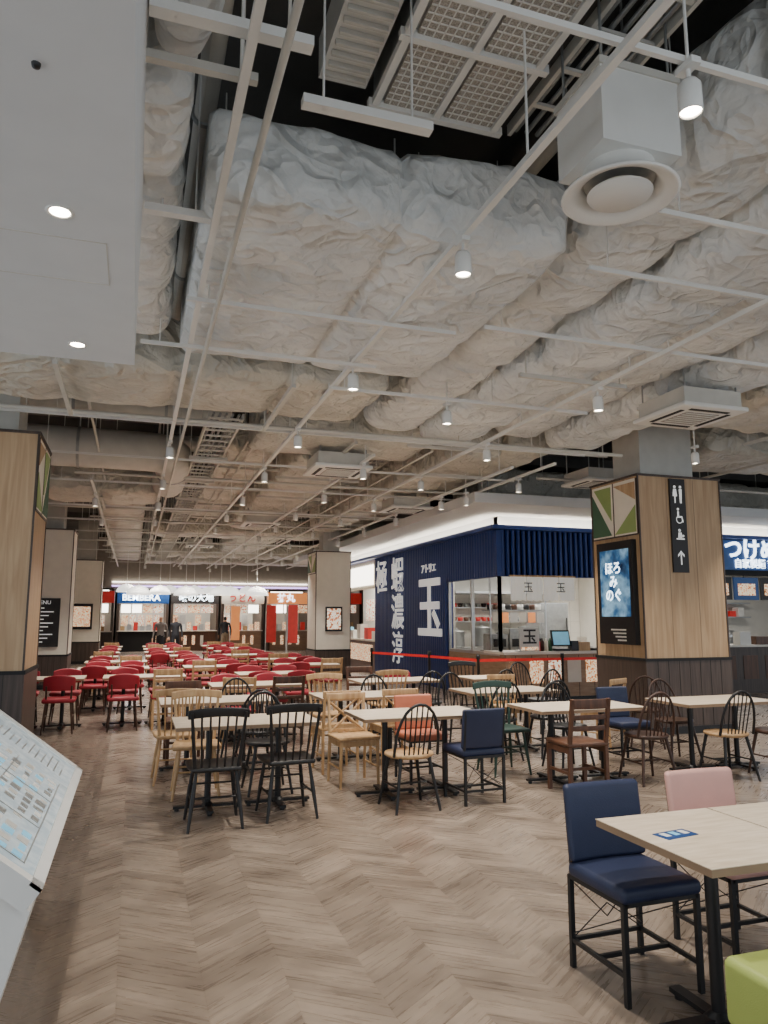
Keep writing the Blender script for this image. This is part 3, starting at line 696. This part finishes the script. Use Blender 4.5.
# ------------------------------------------------------------------ far food stalls
def stall(x0,x1,y,sig,back,cnt,name='far_food_stall'):
    b=MB()
    b.b2(x0,x1,y+3,y+3.1,0,3.0,back); b.b2(x0,x0+.12,y,y+3,0,3.0,m_pillarb); b.b2(x1-.12,x1,y,y+3,0,3.0,m_pillarb)
    b.b2(x0,x1,y-.02,y+.2,2.3,2.85,sig); b.b2(x0+.1,x1-.1,y,y+.6,0,.95,cnt); b.b2(x0+.05,x1-.05,y-.05,y+.65,.95,1.0,m_ctop)
    n=int((x1-x0-.3)/.5); w=(x1-x0-.4)/n
    for k in range(n): b.b2(x0+.2+k*w,x0+.14+(k+1)*w,y+.1,y+.14,1.85,2.25,random.choice([m_food,m_food2,m_panelglow,m_food]))
    for k in range(int((x1-x0)/.3)-1): b.b2(x0+.2+k*.3,x0+.4+k*.3,y+.1,y+.3,1.0,1.2+.1*(k%3),random.choice([m_food,m_white,m_redsign,m_natw,m_steel]))
    for k in range(int((x1-x0)/.4)-1):
        b.b2(x0+.2+k*.4,x0+.5+k*.4,y+2.95,y+3,1.2,1.75,random.choice([m_food,m_steel,m_tile,m_food2]))
        b.b2(x0+.25+k*.4,x0+.4+k*.4,y-.01,y+.0,.3,.75,random.choice([m_food,m_cream,m_food2,cnt]))
    b.b2(x0+.3,x1-.3,y+1.2,y+1.5,2.9,2.94,m_panelglow)
    return b.build(name)
stall(-3.5,-.9,37,m_redsign,m_tile,m_pillarb)
o=stall(-.8,1.6,38,m_bluesign,m_tile,m_dark); text('BEMBERA',(.3,37.95,2.57),'-Y',.42,m_wglow,'stall_sign_text',o,.01)
o=stall(1.7,4.0,38,m_darkmenu,m_tile,m_redwood); text('味の大地',(2.9,37.95,2.57),'-Y',.42,m_wglow,'stall_sign_text',o,.01)
o=stall(4.1,6.2,37.6,m_cream,m_tile,m_counter); text('うどん',(5.1,37.55,2.57),'-Y',.45,m_redsign,'stall_sign_text',o,.01)
o=stall(6.3,8.6,37,m_orangesign,m_tile,m_counter); text('丼丸',(7.2,36.95,2.57),'-Y',.45,m_wglow,'stall_sign_text',o,.01)
stall(8.7,11,36.5,m_redsign,m_tile,m_pillarb)
b=MB(); b.b2(-4,11.5,35.8,36.2,2.98,5.3,m_wall); b.b2(-1,9.5,35.76,35.8,3.02,3.06,m_purple); b.b2(-1,9.5,35.7,35.8,3.2,3.24,m_panelglow)
b.b2(-4,11.5,36.2,40,3.1,3.2,m_soffit)
b.build('wall_bulkhead_far')
for (x,y,m) in((5.2,31,m_redsign),(5.9,30,m_redsign),(6.55,33.5,m_cyansign),(4.2,34.8,m_orangesign)):
    b=MB(); b.lathe([(0,0),(.2,0),(.2,.03),(.02,.05),(.02,2.2),(0,2.2)],(x,y,0),m_white,n=12); b.cyl((x,y,2.15),(x+.45,y,2.15),.012,m_white); b.b2(x+.03,x+.43,y-.005,y+.005,.6,2.13,m); b.build('vertical_banner_flag')
pm=MB(); pm.lathe([(.02,.3),(.08,.28),(.22,.24),(.33,.12),(.37,0),(.36,0),(.32,.11),(.2,.21),(0,.25)],(0,0,0),m_shade,n=20); pm.cyl((0,0,.2),(0,0,2.9),.008,m_white,n=6); pm.lathe([(0,.0),(.07,.02),(.09,.07),(0,.15)],(0,0,0),m_pend,n=10)
pme=pm.mesh('dome_pendant_lamp')
for k,(x,y,z) in enumerate(((.1,24,2.3),(.8,26.4,2.4),(1.5,24.0,2.3),(2.0,27.4,2.45),(2.6,24.1,2.32),(3.15,26.4,2.4),(3.75,24.2,2.32),(4.2,27.2,2.45),(-.3,29,2.55),(1.3,31,2.6),(2.9,31.6,2.6),(4.4,31,2.6))):
    inst(pme,'dome_pendant_lamp',(x,y,z))

# ------------------------------------------------------------------ furniture
def chair_spindle(fr,seat=None):
    b=MB(); seat=seat or fr
    b.rbox((0,.01,.445),(.43,.42,.036),.016,seat,div=(3,3,0),fn=lambda v:(v.x*(1-.12*(v.y<0)*abs(v.y)/.2),v.y,v.z-.01*(1-min(1,(v.x**2+v.y**2)/.04))*(v.z>0)))
    for sx in(-1,1):
        for sy in(-1,1):
            a=Vector((sx*.15,sy*.15+.01,.43)); c=Vector((sx*.205,sy*.21,0)); m_=a.lerp(c,.45)
            b.cyl(a,m_,.012,fr,.018,8); b.cyl(m_,c,.018,fr,.011,8)
        b.cyl((sx*.178,-.175,.2),(sx*.178,.185,.2),.009,fr,n=6)
        b.cyl((sx*.165,-.17,.45),(sx*.205,-.255,.88),.016,fr,.012,8)
    b.cyl((-.178,0,.2),(.178,0,.2),.009,fr,n=6); b.cyl((-.17,.16,.28),(.17,.16,.28),.009,fr,n=6)
    for k in range(5):
        x=-.115+k*.0575; b.cyl((x,-.175,.45),(x*1.15,-.27+.35*x*x,.85),.008,fr,n=6)
    b.rbox((0,-.262,.865),(.47,.022,.07),.01,fr,div=(6,0,1),fn=lambda v:(v.x,v.y+.6*v.x*v.x-.15*v.z,v.z+.02*(1-(v.x/.235)**2)))
    return b.mesh('dining_chair')
def chair_hoop(fr,seat=None):
    b=MB(); seat=seat or fr
    b.lathe([(0,.425),(.19,.425),(.215,.44),(.21,.46),(.1,.452),(0,.45)],(0,0,0),seat,n=20)
    for sx in(-1,1):
        for sy in(-1,1):
            b.cyl((sx*.13,sy*.13,.43),(sx*.2,sy*.2,0),.017,fr,.012,8)
        b.cyl((sx*.17,-.17,.2),(sx*.17,.17,.2),.009,fr,n=6)
    b.cyl((-.17,0,.2),(.17,0,.2),.009,fr,n=6)
    pts=[]
    for i in range(15):
        t=pi*i/14; h=math.sin(t)**.75; pts.append((-.2*math.cos(t),-.15-.1*h,.45+.43*h))
    b.tube(pts,.013,fr)
    for k in range(6):
        x=-.125+k*.05; c=-x/.2; h=math.sin(math.acos(max(-1,min(1,-c))))**.75
        b.cyl((x*.85,-.15,.45),(x,-.15-.1*h,.45+.43*h),.007,fr,n=6)
    return b.mesh('dining_chair')
def chair_cross(fr,seat=None):
    b=MB(); seat=seat or fr
    b.rbox((0,0,.45),(.42,.4,.03),.012,seat)
    for sx in(-1,1):
        b.cyl((sx*.185,.175,.44),(sx*.19,.19,0),.018,fr,.014,8)
        b.cyl((sx*.185,-.18,.46),(sx*.19,-.21,0),.018,fr,.014,8)
        b.cyl((sx*.185,-.18,.44),(sx*.185,-.25,.84),.018,fr,.015,8)
        b.b2(sx*.185-.01,sx*.185+.01,-.18,.18,.38,.43,fr); b.cyl((sx*.188,-.2,.18),(sx*.188,.19,.18),.01,fr,n=6)
        b.cyl((sx*.17,-.185,.48),(-sx*.17,-.235,.76),.011,fr,n=8)
    b.b2(-.19,.19,.165,.185,.38,.43,fr)
    b.rbox((0,-.245,.81),(.42,.022,.07),.01,fr,div=(4,0,0)); b.b2(-.18,.18,-.2,-.18,.47,.5,fr)
    return b.mesh('dining_chair')
def chair_slat(fr,seat=None):
    b=MB(); seat=seat or fr
    b.rbox((0,0,.45),(.43,.42,.04),.018,seat)
    for sx in(-1,1):
        b.box((sx*.19,.18,.215),(.034,.034,.43),fr); b.box((sx*.19,-.19,.215),(.034,.034,.43),fr)
        b.box((sx*.19,-.225,.65),(.034,.03,.44),fr,Matrix.Rotation(.17,3,'X'))
        b.box((sx*.19,0,.2),(.02,.36,.025),fr); b.box((sx*.19,0,.4),(.022,.36,.05),fr)
    b.box((0,.18,.4),(.36,.022,.05),fr); b.box((0,0,.2),(.36,.02,.025),fr)
    for z,hh in((.82,.09),(.7,.045),(.6,.045)): b.rbox((0,-.225-(z-.65)*.17,z),(.4,.02,hh),.008,fr,div=(4,0,0),fn=lambda v:(v.x,v.y+.4*v.x*v.x-.012,v.z))
    return b.mesh('dining_chair')
def chair_uph(up,fr=m_black):
    b=MB()
    b.rbox((0,.01,.435),(.42,.42,.065),.026,up,k=3,div=(5,5,0),fn=lambda v:(v.x,v.y,v.z+(.012*(1-(v.x/.21)**2)*(1-(v.y/.21)**2) if v.z>0 else 0)))
    b.rbox((0,-.2,.64),(.42,.045,.34),.02,up,k=3,div=(6,0,4),fn=lambda v:(v.x,v.y-.12*(v.z)+.35*v.x*v.x,v.z))
    s=.022
    for sx in(-1,1):
        b.box((sx*.19,.195,.2),(s,s,.41),fr); b.box((sx*.19,-.2,.2),(s,s,.41),fr)
        b.box((sx*.19,-.2,.6),(s*.8,s*.8,.4),fr,Matrix.Rotation(.1,3,'X'))
        b.box((sx*.19,0,.4),(s,.4,s),fr); b.box((sx*.19,0,.12),(s*.8,.38,s*.8),fr)
        b.cyl((sx*.19,-.19,.38),(0,-.19,.2),.003,fr,n=5); b.cyl((sx*.19,-.19,.13),(0,-.19,.26),.003,fr,n=5)
        b.cyl((sx*.19,.19,.38),(-sx*.19,-.19,.15),.003,fr,n=5)
    for y in(-.2,.195): b.box((0,y,.4),(.38,s,s),fr)
    b.box((0,-.2,.12),(.38,s*.8,s*.8),fr); b.box((0,0,.12),(.38,s*.8,s*.8),fr)
    return b.mesh('dining_chair')
def chair_red(up=m_red,fr=m_natw):
    b=MB()
    b.rbox((0,.01,.45),(.44,.42,.06),.028,up,div=(3,3,0))
    b.rbox((0,-.21,.7),(.42,.04,.22),.02,up,div=(6,0,2),fn=lambda v:(v.x,v.y+.9*v.x*v.x-.15*v.z,v.z-.9*v.x*v.x*(v.z>0)))
    for sx in(-1,1):
        for sy in(-1,1): b.cyl((sx*.16,sy*.16,.43),(sx*.2,sy*.21,0),.017,fr,.011,8)
        b.cyl((sx*.16,-.17,.44),(sx*.165,-.2,.66),.013,fr,n=8)
        b.cyl((sx*.18,-.18,.22),(sx*.18,.18,.22),.009,fr,n=6)
    return b.mesh('dining_chair')
def table(w=.6,d=.7,top=m_tabletop,leg=m_black):
    b=MB()
    b.box((0,0,.706),(w-.004,d-.004,.028),m_edge); b.box((0,0,.7215),(w,d,.003),top)
    b.cyl((0,0,.03),(0,0,.69),.027,leg,n=14)
    b.box((0,0,.685),(.32,.04,.015),leg); b.box((0,0,.685),(.04,.32,.015),leg)
    for a in(0,pi/2):
        b.box((0,0,.03),(.56 if a==0 else .52,.055,.02),leg,Matrix.Rotation(a,3,'Z'))
    for (x,y) in((.25,0),(-.25,0),(0,.23),(0,-.23)): b.cyl((x,y,0),(x,y,.025),.02,leg,n=10)
    b.cyl((0,0,.03),(0,0,.06),.06,leg,.03,14)
    return b.mesh('dining_table')
C=dict(bs=chair_spindle(m_blackwood),bh=chair_hoop(m_blackwood),gr=chair_spindle(m_green),bw=chair_hoop(m_browno),
  nat=chair_cross(m_natw),nats=chair_spindle(m_natw),br=chair_slat(m_redwood),brn=chair_slat(m_browno,m_blackwood),
  nv=chair_uph(m_navy),pk=chair_uph(m_pink),org=chair_uph(m_orange),red=chair_red(m_red,m_browno),redb=chair_red(m_red,m_blackwood),mix=chair_slat(m_blackwood,m_natw),
  redw=chair_slat(m_natw,m_red),mixs=chair_hoop(m_blackwood,m_natw))
T=table(); Tw=table(.6,.7,m_tabletop,m_white)
def chair(k,x,y,rz=0): return inst(C[k],'dining_chair',(x,y,0),rz+random.uniform(-.06,.06))
def tbl(x,y,me=None): return inst(me or T,'dining_table',(x,y,0))
tbl(2.27,2.6); tbl(2.88,2.6); tbl(3.49,2.6)
inst(C['nv'],'dining_chair',(2.2,3.03,0),pi+.02); inst(C['pk'],'dining_chair',(2.86,3.12,0),pi)
inst(C['nv'],'dining_chair',(3.5,3.05,0),pi)
b=MB()
b.rbox((2.16,1.97,.36),(.44,.46,.22),.03,m_lime,k=3,div=(3,3,0))
for sx in(-1,1):
    for sy in(-1,1): b.box((2.16+sx*.18,1.97+sy*.18,.14),(.03,.03,.28),m_black)
b.build('green_stool')
b=MB(); R=Matrix.Rotation(.15,3,'Z')
b.box((2.14,2.64,.7245),(.17,.085,.003),m_bluesign,R)
for k in range(3): b.box((2.09+k*.05,2.64+k*.007,.7262),(.03,.045,.001),[m_white,m_cyansign,m_white][k],R)
b.build('table_leaflet')
Y1=6.7
for x in (.66,1.26, 2.25,2.85, 4.0,4.6, 5.7,6.3): tbl(x,Y1)
for k,x,dy in (('bs',.66,-.5),('bs',1.26,-.4),('mixs',2.3,-.5),('nv',2.95,-.42),('br',4.0,-.45),('bw',4.9,-.3),('mixs',5.75,-.45),('bw',6.35,-.5)): chair(k,x,Y1+dy,0)
for k,x,dy in (('nats',.6,.55),('bh',1.25,.5),('nat',2.1,.52),('org',2.8,.5),('gr',3.75,.55),('bh',4.5,.5),('nv',5.3,.6),('bw',5.9,.5)): chair(k,x,Y1+dy,pi)
Y2=8.45
for x in (.6,1.2, 2.3,2.9, 4.1,4.7): tbl(x,Y2)
for k,x in (('nats',.45),('bh',1.25),('nat',2.1),('nat',2.75),('bh',4.05),('bh',4.7)): chair(k,x,Y2-.52,0)
for k,x in (('br',.6),('bh',1.2),('nats',2.3),('bh',2.95),('bh',4.0),('nat',4.75)): chair(k,x,Y2+.52,pi)
for k,x,y,r in (('nat',5.7,8.3,.4),('bw',6.2,8.1,-.6),('bh',5.6,9.6,.2),('bh',6.0,10.8,pi)): chair(k,x,y,r)
Y3=10.3
for x in (1.3,1.9,3.3,3.9,5.0): tbl(x,Y3)
for k,x in (('redw',1.3),('brn',1.9),('nats',3.3),('bh',3.9),('bh',5.0)): chair(k,x,Y3-.52,0)
for k,x in (('red',1.3),('red',1.9),('br',3.3),('redb',3.9),('bs',5.0)): chair(k,x,Y3+.52,pi)
row=0
for y in (12.2,14.3,16.4,18.5,20.6,22.7,24.8):
    xs=[-1.55,-.95,-.1,.5,1.9,2.5] if y<13 else [-.6,.0,1.2,1.8,2.9,3.5]
    if y>18: xs=[-.6,.6,1.2,2.4,3.0]
    for i,x in enumerate(xs):
        tbl(x,y,Tw if y>18 else None)
        chair('red' if (i+row)%3 else 'redw',x,y-.52,0); chair('red' if (i+row)%4 else 'redb',x,y+.52,pi)
    row+=1

# ------------------------------------------------------------------ information kiosk, left foreground
b=MB()
ya,yb=2.67,4.61
def pr(poly,y0,y1,mat):
    b.poly([(x,y0,z) for x,z in poly],mat,(0,1,0),y1-y0)
pr([(-.46,0),(-.27,.68),(-.85,1.16),(-1.0,1.16),(-1.0,0)],ya+.05,yb-.05,m_white)
n=Vector((.62,0,.785))
def bp(u,d,h):
    p=Vector((-.24,0,.75)).lerp(Vector((-.9,0,1.27)),u)+n*h; return (p.x,d,p.z)
def quad(u0,u1,y0,y1,h0,h1,mat):
    vs=[bp(u,y,h) for u in(u0,u1) for y in(y0,y1) for h in(h0,h1)]
    b.add(vs,[(0,1,3,2),(4,6,7,5),(0,4,5,1),(2,3,7,6),(0,2,6,4),(1,5,7,3)],mat)
quad(0,1,ya,yb,-.07,0,m_white)
quad(.0,.05,ya,yb,0,.012,m_white); quad(.95,1,ya,yb,0,.012,m_white); quad(0,1,ya,ya+.05,0,.012,m_white); quad(0,1,yb-.05,yb,0,.012,m_white)
quad(.05,.95,ya+.05,yb-.05,0,.003,m_board)
rc=[m_cyansign,m_white,m_whited,m_gal,m_gal,m_gal,m_whited,m_cyansign]
rs=random.Random(3)
for i in range(16):
    for j in range(7):
        if rs.random()<.7:
            u=.12+j*.075; y=ya+.15+i*.075
            quad(u,u+.05*rs.uniform(.6,1.2),y,y+rs.uniform(.035,.065),.003,.0045,rs.choice(rc))
for i in range(3): quad(.1,.66,ya+.13+i*.42,ya+.135+i*.42,.0045,.006,m_gal)
for i in range(2): quad(.1+i*.28,.105+i*.28,ya+.13,ya+1.35,.0045,.006,m_gal)
for j in range(16): quad(.12+j*.045,.128+j*.045,yb-.42,yb-.42+rs.uniform(.12,.3),.003,.0045,m_gal)
for j in range(8): quad(.7,.9,ya+.15+j*.17,ya+.27+j*.17,.003,.0045,[m_orange,m_darkmenu,m_browno,m_whited][j%4])
b.build('information_display_kiosk')

# ------------------------------------------------------------------ people in the distance
def person(name,loc,rz,top,bottom,stride=.12):
    vs=[];es=[];rad=[]
    def V(p,r): vs.append(p); rad.append(r); return len(vs)-1
    def E(a,c): es.append((a,c))
    pel=V((0,0,.93),(.15,.11)); wa=V((0,0,1.08),(.13,.095)); ch=V((0,.01,1.27),(.165,.11)); nk=V((0,0,1.43),(.06,.06)); n2=V((0,.01,1.5),(.052,.055))
    hd=V((0,.02,1.58),(.072,.085)); ht=V((0,.015,1.66),(.07,.085)); E(pel,wa);E(wa,ch);E(ch,nk);E(nk,n2);E(n2,hd);E(hd,ht)
    for s in(-1,1):
        st=stride*s
        h=V((s*.09,0,.88),(.088,.09)); k=V((s*.095,st*.6+.02,.48),(.055,.058)); a=V((s*.1,st*1.1-.03,.09),(.036,.04)); f=V((s*.105,st*1.1+.12,.035),(.038,.03))
        E(pel,h);E(h,k);E(k,a);E(a,f)
        sh=V((s*.18,0,1.38),(.055,.055)); el=V((s*.235,-st*.5-.03,1.1),(.038,.038)); wr=V((s*.24,-st+.05,.87),(.025,.025)); hp=V((s*.24,-st+.07,.8),(.024,.036))
        E(ch,sh);E(sh,el);E(el,wr);E(wr,hp)
        for q in range(4):
            f1=V((s*.24,-st+.045+q*.02,.755),(.009,.009)); f2=V((s*.232,-st+.05+q*.02,.71+abs(q-1.5)*.006),(.008,.008)); E(hp,f1);E(f1,f2)
        t1=V((s*.225,-st+.115,.79),(.01,.01)); t2=V((s*.22,-st+.125,.755),(.009,.009)); E(hp,t1);E(t1,t2)
    me=bpy.data.meshes.new(name); me.from_pydata(vs,es,[]); o=bpy.data.objects.new(name,me); sc.collection.objects.link(o)
    o.modifiers.new('skin','SKIN'); o.modifiers.new('s','SUBSURF').levels=1
    for i,r in enumerate(rad): me.skin_vertices[0].data[i].radius=r
    me.skin_vertices[0].data[0].use_root=True
    bpy.context.view_layer.update()
    dg=bpy.context.evaluated_depsgraph_get(); nm=bpy.data.meshes.new_from_object(o.evaluated_get(dg))
    o.modifiers.clear(); o.data=nm
    nm.materials.clear()
    for m in(m_skin,top,bottom,m_hair,m_black): nm.materials.append(m)
    for p in nm.polygons:
        c=p.center; p.use_smooth=True
        if c.z>1.44:
            p.material_index=3 if (c.z>1.64 or (c.z>1.5 and c.y<-.0)) else 0
        elif abs(c.x)>.2 and c.z<.88: p.material_index=0
        elif c.z>.95 or abs(c.x)>.2: p.material_index=1
        elif c.z<.07: p.material_index=4
        else: p.material_index=2
    b=MB()
    for s in(-1,1):
        b.lathe([(0,-.008),(.008,0),(0,.008)],(s*.03,.1,1.6),m_black,n=8); b.lathe([(0,-.02),(.012,0),(0,.02)],(s*.075,.02,1.59),m_skin,n=8)
    b.cyl((0,.1,1.59),(0,.118,1.565),.008,m_skin,.012,8); b.box((0,.1,1.54),(.035,.01,.007),m_redsign)
    b.build('face_features',parent=o)
    o.location=loc; o.rotation_euler=(0,0,rz)
m_tshirt=M('dark_shirt',(50,52,60),.8); m_tshirt2=M('grey_shirt',(120,116,116),.8); m_pants=M('dark_trousers',(36,38,46),.8); m_pants2=M('beige_trousers',(150,136,116),.8)
person('person_walking',(1.55,30,0),pi,m_tshirt,m_pants)
person('person_walking',(.95,28.6,0),pi*.9,m_tshirt2,m_pants,-.1)
person('person_walking',(3.7,32.4,0),0,m_tshirt,m_pants2,.15)

# ------------------------------------------------------------------ light + world + camera
def area(x,y,z,sx,sy,w,col=(1,.95,.87),name='area_lamp'):
    l=bpy.data.lights.new(name,'AREA'); l.shape='RECTANGLE'; l.size=sx; l.size_y=sy; l.energy=w; l.color=col
    o=bpy.data.objects.new(name,l); sc.collection.objects.link(o); o.location=(x,y,z); return o
area(9.1,15.2,2.9,3.5,1.5,190); area(14,15,2.9,3,1.2,100); area(3,38,3.08,7,1.5,520); area(7.6,24.5,3.2,1,5,190)
w=bpy.data.worlds.new('World'); sc.world=w; w.use_nodes=True
bg=w.node_tree.nodes['Background']; bg.inputs[0].default_value=(.84,.92,1,1); bg.inputs[1].default_value=1.35
cam=bpy.data.cameras.new('camera'); co=bpy.data.objects.new('camera',cam); sc.collection.objects.link(co)
co.location=(0,0,1.6); co.rotation_euler=(math.radians(90+8.15),0,math.radians(-18.5))
cam.sensor_fit='VERTICAL'; cam.sensor_height=36; cam.sensor_width=27; cam.lens=740/1024*36; cam.clip_start=.05; cam.clip_end=200
sc.camera=co
